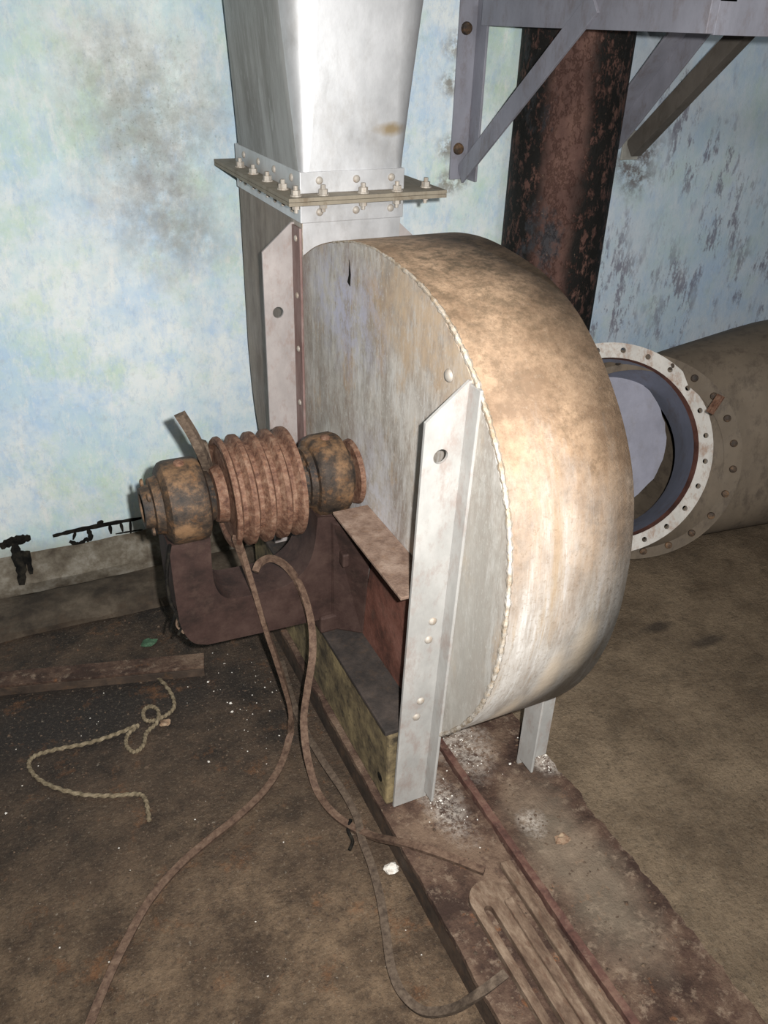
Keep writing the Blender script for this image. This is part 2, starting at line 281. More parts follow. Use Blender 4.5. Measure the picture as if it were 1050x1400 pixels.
def m_column():
    t = NT('flaking_column_rust')
    c = t.ramp(t.noise(10, 8, 0.7, (1,1,.5)), [(0.3, (0.055,0.026,0.020)), (0.5, (0.10,0.050,0.039)), (0.68, (0.16,0.085,0.064))])
    flake = t.step(t.noise(34, 9, 0.76, (1,1,.6), (2,0,5)), 0.43, 0.49)
    x = t.xyz()
    # black flakes kept to both flanks, painting in the shade round the pipe
    sx = t.math('ADD', t.math('MULTIPLY', t.math('SUBTRACT', x[0], 1.668), 0.804), t.math('MULTIPLY', t.math('SUBTRACT', x[1], 2.255), -0.595))
    band = t.step(t.math('ABSOLUTE', t.math('ADD', t.math('SUBTRACT', sx, 0.055), t.math('MULTIPLY', t.noise(6,6,.65), 0.10))), 0.035, 0.075)
    c = t.mix(t.math('MULTIPLY', flake, band), c, (0.006, 0.005, 0.004))
    patch = t.math('MULTIPLY', t.step(t.noise(6, 8, 0.7, (1,1,.6), (9,9,2)), 0.56, 0.62), 0.9)
    c = t.mix(patch, c, (0.035, 0.037, 0.042))
    c = t.mix(t.math('MULTIPLY', t.step(t.noise(70, 4, 0.7), 0.66, 0.72), 0.5), c, (0.32, 0.22, 0.16))
    MAT['column'] = t.fin(c, 0.75, 0.05, t.math('ADD', t.math('MULTIPLY', flake, -0.6), t.noise(50, 6, .7)), 0.7, 0.006, 0.35)
m_column()

# ------------------------------------------------------------------ geometry helpers
def link(name, me, mat, parent=None, smooth=None, bevel=None, seg=2):
    o = bpy.data.objects.new(name, me); COL.objects.link(o)
    if mat: me.materials.clear(); me.materials.append(MAT[mat])
    if smooth is not None:
        for p in me.polygons: p.use_smooth = True
        me.set_sharp_from_angle(angle=math.radians(smooth))
    if bevel:
        md = o.modifiers.new('bevel', 'BEVEL'); md.width = bevel; md.segments = seg; md.limit_method = 'ANGLE'; md.angle_limit = math.radians(40)
    if parent:
        o.parent = parent; o.matrix_parent_inverse = world(parent).inverted()
    return o
def world(o):
    if o.parent is None: return o.matrix_basis.copy()
    return world(o.parent) @ o.matrix_parent_inverse @ o.matrix_basis
def bmesh_obj(name, bm, mat, parent=None, **kw):
    bmesh.ops.recalc_face_normals(bm, faces=bm.faces)
    me = bpy.data.meshes.new(name); bm.to_mesh(me); bm.free()
    return link(name, me, mat, parent, **kw)
def tag(o, label, cat, group=None, kind=None):
    o['label'] = label
    if cat: o['category'] = cat
    if group: o['group'] = group
    if kind: o['kind'] = kind
    return o
def empty(name, loc, label, cat, group=None):
    o = bpy.data.objects.new(name, None); COL.objects.link(o); o.location = loc; o.empty_display_size = 0.05
    return tag(o, label, cat, group)
def struct(o): o['kind'] = 'structure'; return o
def add_box(bm, lo, hi, mat=None):
    vs = [bm.verts.new((x, y, z)) for x in (lo[0], hi[0]) for y in (lo[1], hi[1]) for z in (lo[2], hi[2])]
    if mat is not None:
        for v in vs: v.co = mat @ v.co
    for f in ((0,1,3,2),(4,6,7,5),(0,4,5,1),(2,3,7,6),(0,2,6,4),(1,5,7,3)): bm.faces.new([vs[i] for i in f])
def box(name, lo, hi, mat, parent=None, bevel=0.002, **kw):
    bm = bmesh.new(); add_box(bm, lo, hi); return bmesh_obj(name, bm, mat, parent, bevel=bevel, **kw)
AX = {'YZ': lambda a, b, h: (h, a, b), 'XZ': lambda a, b, h: (a, h, b), 'XY': lambda a, b, h: (a, b, h)}
def circle(c, r, n=20): return [(c[0]+r*math.cos(2*PI*i/n), c[1]+r*math.sin(2*PI*i/n)) for i in range(n)]
def plate(name, outer, h0, h1, plane, mat, parent=None, holes=(), bevel=None, smooth=None):
    """outline in a plane, extruded from h0 to h1, with real holes"""
    cu = bpy.data.curves.new('tmp', 'CURVE'); cu.dimensions = '2D'; cu.fill_mode = 'BOTH'; cu.extrude = abs(h1-h0)/2
    for loop in [outer]+list(holes):
        sp = cu.splines.new('POLY'); sp.points.add(len(loop)-1); sp.use_cyclic_u = True
        for p, q in zip(sp.points, loop): p.co = (q[0], q[1], 0, 1)
    ob = bpy.data.objects.new('tmp', cu); COL.objects.link(ob)
    dg = bpy.context.evaluated_depsgraph_get(); me = bpy.data.meshes.new_from_object(ob.evaluated_get(dg))
    bpy.data.objects.remove(ob); bpy.data.curves.remove(cu)
    hm = (h0+h1)/2
    bm = bmesh.new(); bm.from_mesh(me); bpy.data.meshes.remove(me)
    for v in bm.verts: v.co = AX[plane](v.co.x, v.co.y, hm+v.co.z)
    bmesh.ops.remove_doubles(bm, verts=bm.verts, dist=1e-5)
    return bmesh_obj(name, bm, mat, parent, bevel=bevel, smooth=smooth if smooth else 35)
def frame_of(d):
    d = Vector(d).normalized(); a = Vector((0,0,1)) if abs(d.z) < 0.9 else Vector((1,0,0))
    u = a.cross(d).normalized(); return u, d.cross(u), d
def revolve(name, origin, axis, prof, mat, parent=None, n=48, smooth=35, closed=False, bevel=None, wob=0.0):
    """prof: (distance along axis, radius)"""
    u, v, d = frame_of(axis); o = Vector(origin); bm = bmesh.new(); rings = []
    for s, r in prof:
        if r < 1e-6: rings.append([bm.verts.new(o+d*s)])
        else: rings.append([bm.verts.new(o+d*s+(u*math.cos(2*PI*i/n)+v*math.sin(2*PI*i/n))*(r*(1+rnd.uniform(-wob,wob)))) for i in range(n)])
    pairs = list(zip(rings, rings[1:])) + ([(rings[-1], rings[0])] if closed else [])
    for a, b in pairs:
        for i in range(n):
            j = (i+1) % n
            if len(a) == 1: bm.faces.new((a[0], b[i], b[j]))
            elif len(b) == 1: bm.faces.new((a[i], a[j], b[0]))
            else: bm.faces.new((a[i], a[j], b[j], b[i]))
    return bmesh_obj(name, bm, mat, parent, smooth=smooth, bevel=bevel)
def cat_rom(pts, n=8, closed=False):
    P = [Vector(p) for p in pts]; out = []
    N = len(P)
    for i in range(N if closed else N-1):
        p0 = P[(i-1) % N] if closed or i > 0 else P[0]*2-P[1]
        p1, p2 = P[i], P[(i+1) % N]
        p3 = P[(i+2) % N] if closed or i+2 < N else P[-1]*2-P[-2]
        for k in range(n):
            t = k/n
            out.append(0.5*((2*p1)+(p2-p0)*t+(2*p0-5*p1+4*p2-p3)*t*t+(3*p1-p0-3*p2+p3)*t**3))
    if not closed: out.append(P[-1])
    return out
def sweep(name, pts, section, mat, parent=None, up=(0,0,1), smooth=50, taper=None, twist=0.0):
    """section: list of (side, up) offsets carried along pts"""
    bm = bmesh.new(); rings = []; U = Vector(up); side = None
    for i, p in enumerate(pts):
        d = (pts[min(i+1, len(pts)-1)]-pts[max(i-1, 0)]).normalized()
        s = d.cross(U)
        if s.length < 0.15: s = side if side is not None else d.orthogonal()
        s = s.normalized()
        if side is not None and s.dot(side) < 0: s = -s
        if side is not None: s = (s*0.4+side*0.6); s = (s-d*s.dot(d)).normalized()
        side = s; n = s.cross(d).normalized(); k = taper(i/(len(pts)-1)) if taper else 1.0
        a = twist*i; ca, sa = math.cos(a), math.sin(a)
        rings.append([bm.verts.new(p+s*((x*ca-y*sa)*k)+n*((x*sa+y*ca)*k)) for x, y in section])
    m = len(section)
    for a, b in zip(rings, rings[1:]):
        for i in range(m): bm.faces.new((a[i], a[(i+1) % m], b[(i+1) % m], b[i]))
    bm.faces.new(rings[0]); bm.faces.new(rings[-1])
    return bmesh_obj(name, bm, mat, parent, smooth=smooth)
def rsec(r, n=10): return [(r*math.cos(2*PI*i/n), r*math.sin(2*PI*i/n)) for i in range(n)]
def bar(name, a, b, section, mat, parent, up=(0,0,1), bevel=0.001):
    """straight member from a to b with a fixed section frame"""
    a, b = Vector(a), Vector(b); d = (b-a).normalized(); s = d.cross(Vector(up)).normalized(); n = s.cross(d)
    bm = bmesh.new(); R = [[bm.verts.new(p+s*x+n*y) for x, y in section] for p in (a, b)]; m = len(section)
    for i in range(m): bm.faces.new((R[0][i], R[0][(i+1) % m], R[1][(i+1) % m], R[1][i]))
    bm.faces.new(R[0]); bm.faces.new(R[1])
    return bmesh_obj(name, bm, mat, parent, bevel=bevel)
_mesh = {}
def fastener(kind, name, loc, axis, mat, parent, s=1.0):
    """rivet (dome) / nut (washer, hexagon, bolt end); alike pieces share mesh data"""
    key = (kind, mat)
    if key not in _mesh:
        prof = {'rivet': [(0,0.0085),(0.0016,0.0082),(0.0035,0.0066),(0.0048,0.0036),(0.0052,0)],
                'bolt': [(0,0.019),(0.004,0.0185),(0.010,0.0165),(0.013,0.010),(0.0135,0)]}.get(kind)
        if prof:
            o = revolve('tmp', (0,0,0), (0,0,1), prof, mat, None, 14, 40); me = o.data; bpy.data.objects.remove(o)
        else:
            bm = bmesh.new()
            def cyl(n, r, z0, z1):
                A = [bm.verts.new((r*math.cos(2*PI*i/n), r*math.sin(2*PI*i/n), z0)) for i in range(n)]
                B = [bm.verts.new((v.co.x, v.co.y, z1)) for v in A]
                for i in range(n): bm.faces.new((A[i], A[(i+1)%n], B[(i+1)%n], B[i]))
                bm.faces.new(A); bm.faces.new(B)
            cyl(12, 0.0105, 0, 0.0022); cyl(6, 0.0082, 0.0022, 0.010); cyl(8, 0.0042, 0.010, 0.017)
            o = bmesh_obj('tmp', bm, mat); me = o.data; bpy.data.objects.remove(o)
        _mesh[key] = me
    o = bpy.data.objects.new(name, _mesh[key]); COL.objects.link(o)
    u, v, d = frame_of(axis)
    R = Matrix((u, v, d)).transposed().to_4x4()
    o.parent = parent; o.matrix_parent_inverse = world(parent).inverted()
    o.matrix_basis = Matrix.Translation(Vector(loc)) @ R @ Matrix.Rotation(rnd.uniform(0, 1), 4, 'Z') @ Matrix.Scale(s, 4)
    return o

# ------------------------------------------------------------------ room shell
WY = 2.37
struct(box('floor', (-2.6, -2.2, -0.1), (5.2, WY+0.2, 0.0), 'floor', bevel=None))
struct(box('wall_back', (-2.6, WY, 0.0), (5.2, WY+0.2, 3.2), 'wall', bevel=None))
struct(box('wall_left', (-2.8, -2.2, 0.0), (-2.6, WY+0.2, 3.2), 'wall', bevel=None))
struct(box('wall_right', (5.2, -2.2, 0.0), (5.4, WY+0.2, 3.2), 'wall', bevel=None))
struct(box('wall_front', (-2.8, -2.4, 0.0), (5.4, -2.2, 3.2), 'wall', bevel=None))
struct(box('ceiling', (-2.8, -2.4, 3.2), (5.4, WY+0.2, 3.3), 'concrete_plain', bevel=None))
# uneven concrete kerb along the foot of the back wall
def kerb(name, x0, x1, prof, mat, amp):
    bm = bmesh.new(); rings = []; n = int((x1-x0)/0.05)
    for i in range(n+1):
        x = x0+(x1-x0)*i/n; j = [math.sin(x*9+k*2)*amp+rnd.uniform(-amp, amp)*0.5 for k in range(len(prof))]
        rings.append([bm.verts.new((x, y+(j[k] if 0 < k < len(prof)-1 else 0), max(0, z+(j[k]*0.5 if z > 0.005 else 0)))) for k, (y, z) in enumerate(prof)])
    for a, b in zip(rings, rings[1:]):
        for k in range(len(prof)-1): bm.faces.new((a[k], a[k+1], b[k+1], b[k]))
        bm.faces.new((a[-1], a[0], b[0], b[-1]))
    bm.faces.new(rings[0]); bm.faces.new(rings[-1])
    return struct(bmesh_obj(name, bm, mat, smooth=40))
kerb('trim_1', -2.5, 1.35, [(WY,0),(2.305,0),(2.30,0.05),(2.318,0.075),(2.345,0.095),(WY,0.112)], 'skirt_plaster', 0.006)
kerb('trim_2', -2.5, 1.35, [(2.298,0),(2.10,0),(2.105,0.020),(2.15,0.030),(2.25,0.030),(2.285,0.022)], 'curb_concrete', 0.007)

# ------------------------------------------------------------------ rusty column
t = revolve('steel_column', (1.668, 2.255, 0), (0,0,1), [(0,0.162),(1.6,0.162),(3.2,0.162)], 'column', None, 40, 60)
tag(t, 'thick rusty steel column with flaking black scale beside the wall bracket', 'column')

from mathutils import noise as MN
def crusty(name, x0, x1, y0, y1, z0, z1, mat, parent, amp=0.004, edge=0.006, nx=26, ny=150):
    """slab whose top and long edges are lumpy with scale"""
    bm = bmesh.new(); T = []; Bt = []
    for j in range(ny+1):
        y = y0+(y1-y0)*j/ny; rT = []; rB = []
        for i in range(nx+1):
            f = i/nx; e = MN.noise(Vector((9*f, y*14, 3)))*edge*(abs(f-0.5)*2)**2+MN.noise(Vector((f, y*55, 8)))*edge*0.5*(abs(f-0.5)*2)**6
            x = x0+(x1-x0)*f+e
            n_ = MN.fractal(Vector((x*26, y*26, 1.3)), 0.8, 2.1, 4)
            rT.append(bm.verts.new((x, y, z1-amp*0.6+amp*max(-1.2, min(1.0, n_)))))
            if i in (0, nx): rB.append(bm.verts.new((x, y, z0)))
        T.append(rT); Bt.append(rB)
    for j in range(ny):
        for i in range(nx): bm.faces.new((T[j][i], T[j][i+1], T[j+1][i+1], T[j+1][i]))
        bm.faces.new((T[j][0], T[j+1][0], Bt[j+1][0], Bt[j][0])); bm.faces.new((T[j][nx], Bt[j][1], Bt[j+1][1], T[j+1][nx]))
        bm.faces.new((Bt[j][0], Bt[j+1][0], Bt[j+1][1], Bt[j][1]))
    bm.faces.new(T[0]+Bt[0][::-1]); bm.faces.new(T[ny][::-1]+Bt[ny])
    return bmesh_obj(name, bm, mat, parent, smooth=40)
# ------------------------------------------------------------------ base under the fan
XN, XF, ZB = 0.65, 0.892, 0.08
t = empty('steel_base_channel', (0.65, 1.2, 0), 'rusty flat steel base channel under the white fan leg and slide rail', 'base frame', 'base channels')
crusty('top_plate', 0.545, 0.741, 0.30, 2.05, 0.064, ZB, 'base_rust', t, 0.003, 0.004)
box('web', (0.548, 0.30, 0.0), (0.560, 2.05, 0.066), 'base_side', t, 0.002)
crusty('flange_lip', 0.744, 0.760, 0.30, 2.05, 0.04, 0.091, 'lip_rust', t, 0.003, 0.002, 4)
t = empty('steel_base_channel', (0.87, 1.2, 0), 'rusty flat steel base channel edged by bare floor under the far leg', 'base frame', 'base channels')
crusty('top_plate', 0.763, 0.972, 0.30, 1.95, 0.058, 0.074, 'base_rust', t, 0.004, 0.012)
box('web', (0.955, 0.30, 0.0), (0.968, 1.95, 0.060), 'base_side', t, 0.002)
t = empty('foundation_block', (0.60, 1.5, ZB), 'mouldy yellow-brown foundation block with dusty dark top plate', 'block')
box('block', (0.558, 1.09, ZB), (0.640, 2.02, 0.286), 'plinth_mould', t, 0.006)
box('top_plate', (0.552, 1.095, 0.286), (0.642, 2.02, 0.297), 'black_dust', t, 0.002)
revolve('bolt_hole', (0.5585, 1.125, 0.135), (-1,0,0), [(0,0.011),(0.0012,0.011),(0.0016,0.0)], 'tar', t, 14)

# ------------------------------------------------------------------ fan casing
FAN = empty('centrifugal_blower', (0.78, 1.45, ZB), 'big spiral blower casing of chalky grey sheet with brown dusty rim', 'blower')
near = [(1.80,1.085),(1.715,1.125),(1.62,1.155),(1.52,1.178),(1.42,1.188),(1.32,1.184),(1.215,1.170),(1.125,1.140),(1.055,1.098),(1.0,1.050),(0.953,0.997),(0.917,0.94),(0.893,0.88),(0.878,0.81),(0.872,0.735),(0.873,0.662),(0.885,0.582),(0.916,0.488),(0.968,0.395),(1.045,0.300),(1.15,0.210),(1.29,0.145),(1.45,0.112),(1.63,0.110),(1.82,0.145),(1.98,0.215),(2.11,0.31),(2.20,0.42),(2.26,0.56),(2.285,0.72)]
curve = [(p.x, p.y) for p in cat_rom([(a, b, 0) for a, b in near], 5)]
outline = curve + [(2.285,1.195),(1.80,1.195)]
plate('side_plate', outline, XN, XN+0.004, 'YZ', 'fan', FAN)
plate('side_plate', outline, XF-0.004, XF, 'YZ', 'fan', FAN)
bm = bmesh.new()
rim = curve + [(2.285,1.195)]
A = [bm.verts.new((XN+0.001, y, z)) for y, z in rim]; B = [bm.verts.new((XF-0.001, y, z)) for y, z in rim]
for i in range(len(rim)-1): bm.faces.new((A[i], A[i+1], B[i+1], B[i]))
o = bmesh_obj('scroll_rim', bm, 'rim', FAN, smooth=50)
sd = o.modifiers.new('thick', 'SOLIDIFY'); sd.thickness = 0.004; sd.offset = 0
plate('throat_front', [(XN+0.001,1.085),(XF-0.001,1.085),(XF-0.001,1.195),(XN+0.001,1.195)], 1.799, 1.803, 'XZ', 'duct', FAN)
# lumpy weld bead along both rim edges
for X, nm in ((XN, 'weld_bead'),):
    pts = [Vector((X, p[0], p[1])) for p in curve[10:100]]
    dense = []
    for a, b in zip(pts, pts[1:]):
        for k in range(4): dense.append(a.lerp(b, k/4)+Vector((rnd.uniform(-1,1)*0.0008, 0, rnd.uniform(-1,1)*0.0008)))
    sweep(nm, dense, rsec(0.0030, 6), 'weld', FAN, up=(1,0,0), taper=lambda u: (0.7+1.0*min(1, max(0, (u-0.1)*5)))*(0.9+0.14*math.sin(u*410)+0.12*math.sin(u*173)))
# closing sheet patch with rivet ahead of the front leg
plate('seam_patch', [(1.150,0.92),(1.142,1.118)]+[(y+0.006, z-0.006) for y, z in curve if z > 0.92 and y < 1.135], XN-0.0015, XN, 'YZ', 'fan', FAN)
fastener('rivet', 'rivet', (XN-0.0025, 1.105, 1.055), (-1,0,0), 'rivet', FAN, 1.35)

def angle_leg(y, xs, z0, z1, xp, mat_f, mat_s, hole_z, rivets, side_rivets, side_w=0.035, side_sign=-1, wid=0.078, top_cut=0.062):
    """angle iron: one flange square to the casing, one riveted along it"""
    s = xs; x_out = xp+s*wid
    L = empty_part('support_angle', FAN, (xp, y, z0))
    out = [(xp, z0), (x_out, z0), (x_out, z1-top_cut), (xp+s*0.006, z1), (xp, z1)]
    plate('flange', out, y, y+0.006, 'XZ', mat_f, L, holes=[circle((xp+s*wid*0.58, hole_z), 0.0135)] if hole_z else ())
    lo = (min(xp, xp+s*0.006), y-side_w, z0+0.02); hi = (max(xp, xp+s*0.006), y, z1-0.004)
    box('riveted_flange', lo, hi, mat_s, L, 0.0015)
    for x, z in rivets: fastener('rivet', 'rivet', (x, y, z), (0,-1,0), 'rivet', L)
    for z in side_rivets: fastener('rivet', 'rivet', (xp+s*0.006, y-side_w*0.55, z), (s,0,0), 'rivet', L, 0.9)
    return L
def empty_part(name, parent, loc):
    o = bpy.data.objects.new(name, None); COL.objects.link(o); o.empty_display_size = 0.03
    o.parent = parent; o.matrix_parent_inverse = world(parent).inverted(); o.location = loc
    return o
angle_leg(1.855, -1, 0.30, 1.150, XN, 'steel_grey', 'purple_strip', 0.945, (), (1.12, 0.99, 0.86, 0.72, 0.58), 0.052)
LEG = angle_leg(1.08, -1, ZB, 1.072, XN, 'legwhite', 'legwhite', 0.945, ((0.622,0.592),(0.617,0.548),(0.613,0.388),(0.607,0.345)), (), 0.034)
angle_leg(1.08, 1, ZB-0.006, 1.0, XF, 'legwhite', 'legwhite', 0.90, ((0.93,0.5),), (), 0.05)
angle_leg(1.855, 1, ZB-0.006, 1.150, XF, 'steel_grey', 'steel_grey', 0.945, (), ())
for ch in LEG.children:   # the leg leans a little forward
    if ch.name.startswith('rivet') and not ch.name.startswith('riveted'):
        ch.matrix_basis = Matrix.Translation((0, -0.045*(ch.matrix_basis.translation.z-ZB), 0)) @ ch.matrix_basis
    else:
        for v_ in ch.data.vertices: v_.co.y -= 0.045*(v_.co.z-ZB)
# shelf angle running between the legs, and red inner stiffener
box('shelf_angle', (0.568, 1.086, 0.634), (XN, 1.42, 0.641), 'gusset_dust', FAN, 0.0015)
plate('inner_stiffener', [(1.10,0.297),(1.42,0.297),(1.35,0.60),(1.10,0.62)], XN-0.012, XN-0.001, 'YZ', 'red_oxide', FAN)

ph = onx(478,383,XN)
plate('torn_slit', [(ph.y-0.006,ph.z+0.012),(ph.y+0.001,ph.z+0.040),(ph.y+0.003,ph.z+0.010),(ph.y+0.010,ph.z-0.006),(ph.y-0.003,ph.z-0.012)], XN-0.0008, XN, 'YZ', 'tar', FAN)
# outlet collar and flange of the casing
def collar(z0, z1, parent, mat, xg=0.0045):
    for lo, hi, nm in (((XN-xg,1.80-xg,z0),(XF+xg,1.80,z1),'collar_strip'), ((XN-xg,2.285,z0),(XF+xg,2.285+xg,z1),'collar_strip'),
                       ((XN-xg,1.80,z0),(XN,2.285,z1),'collar_strip'), ((XF,1.80,z0),(XF+xg,2.285,z1),'collar_strip')):
        c = box(nm, lo, hi, mat, parent, 0.0012)
        yield c
def flange(z0, z1, parent, mat):
    return plate('flange', [(0.603,1.748),(0.985,1.752),(0.985,2.338),(0.601,2.340)], z0, z1, 'XY', mat, parent,
                 holes=[[(XN+.002,1.802),(XF-.002,1.802),(XF-.002,2.283),(XN+.002,2.283)]])
ZF = 1.212
fl_low = flange(ZF-0.008, ZF-0.0005, FAN, 'flange_dirty')
cs = list(collar(1.158, ZF-0.008, FAN, 'duct'))
for x in (0.690, 0.778, 0.864): fastener('rivet', 'rivet', (x, 1.7955, 1.180), (0,-1,0), 'rivet', cs[0])
for y in (1.85, 1.97, 2.09, 2.21): fastener('rivet', 'rivet', (XN-0.0045, y, 1.180), (-1,0,0), 'rivet', cs[2])

# ------------------------------------------------------------------ upper duct
DUCT = empty('air_duct', (0.778, 2.04, ZF), 'tall bright sheet-metal duct rising from the blower outlet', 'duct')
def rrect(x0, x1, y0, y1, r, z, n=8):
    P = []
    for cx, cy, a0 in ((x1-r,y1-r,0),(x0+r,y1-r,90),(x0+r,y0+r,180),(x1-r,y0+r,270)):
        for k in range(n+1):
            a = math.radians(a0+90*k/n); P.append((cx+r*math.cos(a), cy+r*math.sin(a), z))
    return P
bm = bmesh.new(); rings = []
for i in range(15):
    u = i/14; z = ZF+0.008+u*1.10
    k = u
    sec = rrect(XN+0.001-0.095*k, XF-0.001+0.20*k, 1.801, 2.284+0.02*k, 0.010+0.15*u**0.75, z)
    rings.append([bm.verts.new(p) for p in sec])
top = rrect(XN-0.094, XF+0.199, 1.801, 2.304, 0.16, 3.2); rings.append([bm.verts.new(p) for p in top])
for a, b in zip(rings, rings[1:]):
    for i in range(len(a)): bm.faces.new((a[i], a[(i+1) % len(a)], b[(i+1) % len(b)], b[i]))
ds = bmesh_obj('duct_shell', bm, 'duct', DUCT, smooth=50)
ds.data.materials.append(MAT['duct_shade_streaks'])      # belt side: its shade painted in as darker sheet, with dirt streaks
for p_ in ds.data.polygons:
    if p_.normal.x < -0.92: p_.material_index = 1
fl_up = flange(ZF+0.0005, ZF+0.008, DUCT, 'flange_dirty')
cs = list(collar(ZF+0.008, ZF+0.052, DUCT, 'duct'))
for x in (0.690, 0.778, 0.864): fastener('rivet', 'rivet', (x, 1.7955, ZF+0.034), (0,-1,0), 'rivet', cs[0])
for y in (1.85, 1.97, 2.09, 2.21): fastener('rivet', 'rivet', (XN-0.0045, y, ZF+0.034), (-1,0,0), 'rivet', cs[2])
for x, y in ((0.628,1.775),(0.690,1.772),(0.785,1.772),(0.868,1.772),(0.905,1.80),(0.628,1.86),(0.628,1.97),(0.628,2.08),(0.628,2.19),(0.955,1.80)):
    if (x, y) == (0.905, 1.80): continue
    fastener('nut', 'bolt', (x, y, ZF+0.008), (0,0,1), 'rivet', fl_up, 1.25)
    fastener('nut', 'bolt', (x, y, ZF-0.008), (0,0,-1), 'rivet', fl_low, 1.1)

# ------------------------------------------------------------------ bearing pedestal, shaft, pulley
SY, SZ = 1.51, 0.685
PED = empty('bearing_pedestal', (0.42, SY, 0.30), 'dark cast-iron U-shaped pedestal with two rusty bearings and grooved pulley', 'pedestal')
PB = 0.345
prof = [(0.222,0.62),(0.224,0.45),(0.232,0.395),(0.25,0.360),(0.28,PB),(0.56,PB-0.012),(0.635,PB-0.02),(0.635,0.60),(0.545,0.615),(0.537,0.545),(0.520,0.495),(0.490,0.466),(0.45,0.452),(0.36,0.452),(0.33,0.460),(0.313,0.485),(0.306,0.53),(0.308,0.62)]
pr = [(p.x, p.y) for p in cat_rom([(a, b, 0) for a, b in prof[:5]], 4)] + prof[5:8] + [(p.x, p.y) for p in cat_rom([(a, b, 0) for a, b in prof[8:]], 4)]
plate('pedestal_body', pr, SY-0.060, SY+0.060, 'XZ', 'cast_iron', PED, bevel=0.012)
bm = bmesh.new()
q = [(1.36,0.60),(1.40,0.298),(1.66,0.298),(1.66,0.60)]
A = [bm.verts.new((0.575, SY-0.062 if y < SY else SY+0.062, z)) for y, z in q]; B = [bm.verts.new((0.638, y, z)) for y, z in q]
for i in range(4): bm.faces.new((A[i], A[(i+1) % 4], B[(i+1) % 4], B[i]))
bm.faces.new(A); bm.faces.new(B)
bmesh_obj('mounting_web', bm, 'cast_iron', PED, bevel=0.006)
box('mounting_lug', (0.585, 1.402, 0.50), (0.602, 1.425, 0.535), 'cast_iron', PED, 0.004)
box('foot', (0.545, SY-0.07, 0.2975), (0.60, SY+0.07, PB), 'cast_iron', PED, 0.006)
def housing(x0, d, name):
    pf = [(0,0.030),(0.0,0.042),(0.018,0.046),(0.020,0.058),(0.036,0.062),(0.038,0.074),(0.046,0.086),(0.056,0.089),(0.112,0.089),(0.122,0.084),(0.128,0.070),(0.130,0.055),(0.142,0.052),(0.143,0.030)]
    return revolve(name, (x0, SY, SZ), (d,0,0), pf, 'bearing_rust', PED, 44, 32, wob=0.006)
hl = housing(0.188, 1, 'bearing_housing')
hr = revolve('bearing_housing', (0.520, SY, SZ), (1,0,0), [(0,0.028),(0,0.052),(0.012,0.056),(0.013,0.066),(0.026,0.070),(0.028,0.080),(0.036,0.088),(0.046,0.091),(0.088,0.091),(0.100,0.085),(0.104,0.060),(0.120,0.055),(0.122,0.030)], 'bearing_rust', PED, 44, 32, wob=0.006)
for h, x in ((hl, 0.27), (hr, 0.585)):
    fastener('bolt', 'grease_plug', (x, SY-0.005, SZ+0.087), (0,-0.1,1), 'pulley_rust', h, 0.62)
    for a in (40, 130, 220, 310):
        xx = 0.198 if h is hl else 0.532
        fastener('bolt', 'cap_bolt', (xx+0.004, SY+0.054*math.cos(math.radians(a)), SZ+0.054*math.sin(math.radians(a))), (-1,0,0), 'bearing_rust', h, 0.5)
# neck pieces joining housings to the casting
for x0, x1 in ((0.232,0.304),(0.553,0.628)):
    box('housing_seat', (x0, SY-0.055, 0.575), (x1, SY+0.055, 0.625), 'cast_iron', PED, 0.012)
revolve('shaft', (0.20, SY, SZ), (1,0,0), [(0,0),(0,0.027),(0.46,0.027),(0.46,0)], 'bearing_rust', PED, 24)
revolve('shaft_collar', (0.6485, SY-0.012, SZ), (-1,0,0), [(0,0.0),(0,0.074),(0.010,0.070),(0.012,0.05),(0.012,0)], 'pulley_rust', PED, 28, 20)
pf = [(0.0,0.03),(0.0,0.058),(0.020,0.062),(0.024,0.050),(0.026,0.098),(0.020,0.106),(0.020,0.116)]
x = 0.024; G = 4; W = 0.035
for g in range(G):
    pf += [(x, 0.119),(x+0.006,0.119),(x+0.013,0.104),(x+W-0.013,0.104),(x+W-0.004,0.119)]; x += W
pf += [(x, 0.119),(x+0.006,0.119),(x+0.008,0.10),(x-0.006,0.095),(x-0.004,0.05),(x+0.012,0.045),(x+0.012,0.03)]
pul = revolve('grooved_pulley', (0.334, SY, SZ), (1,0,0), pf, 'pulley_rust', PED, 64, 28, wob=0.004)

# ------------------------------------------------------------------ belts, rope
BS = [(-0.0085,0.0055),(0.0085,0.0055),(0.0055,-0.0055),(-0.0055,-0.0055)]
def belt(pts, mat, label, k=8, sec=BS, up=(0,0,1)):
    o = sweep('drive_belt', cat_rom(pts, k), sec, mat, None, up=up); return tag(o, label, 'belt', 'old V-belts of the pulley')
def fl_pts(px, z=0.007): return [onz(x, y, z) for x, y in px]
def between(A_, B_, px):
    """points on the sight lines of px whose depth runs evenly from A_ to B_"""
    dA, dB = (A_-CAM).dot(fwd), (B_-CAM).dot(fwd); n = len(px)+1
    return [A_]+[CAM+ray(x, y)*(dA+(dB-dA)*(i+1)/n) for i, (x, y) in enumerate(px)]+[B_]
# belt hanging from the near pulley rim, running out across the floor
b1 = between(CAM+ray(322,735)*((Vector((0.34,SY-0.10,0.60))-CAM).dot(fwd)), onz(396,1005,0.022), [(330,758),(341,790),(352,825),(364,862),(377,900),(389,938),(397,972)]) + fl_pts([(385,1045),(362,1082),(325,1118),(285,1150),(245,1185),(205,1232),(172,1290),(148,1340),(122,1405),(95,1480)])
belt(b1, 'belt', 'brown V-belt hanging off the pulley and trailing straight across the open floor')
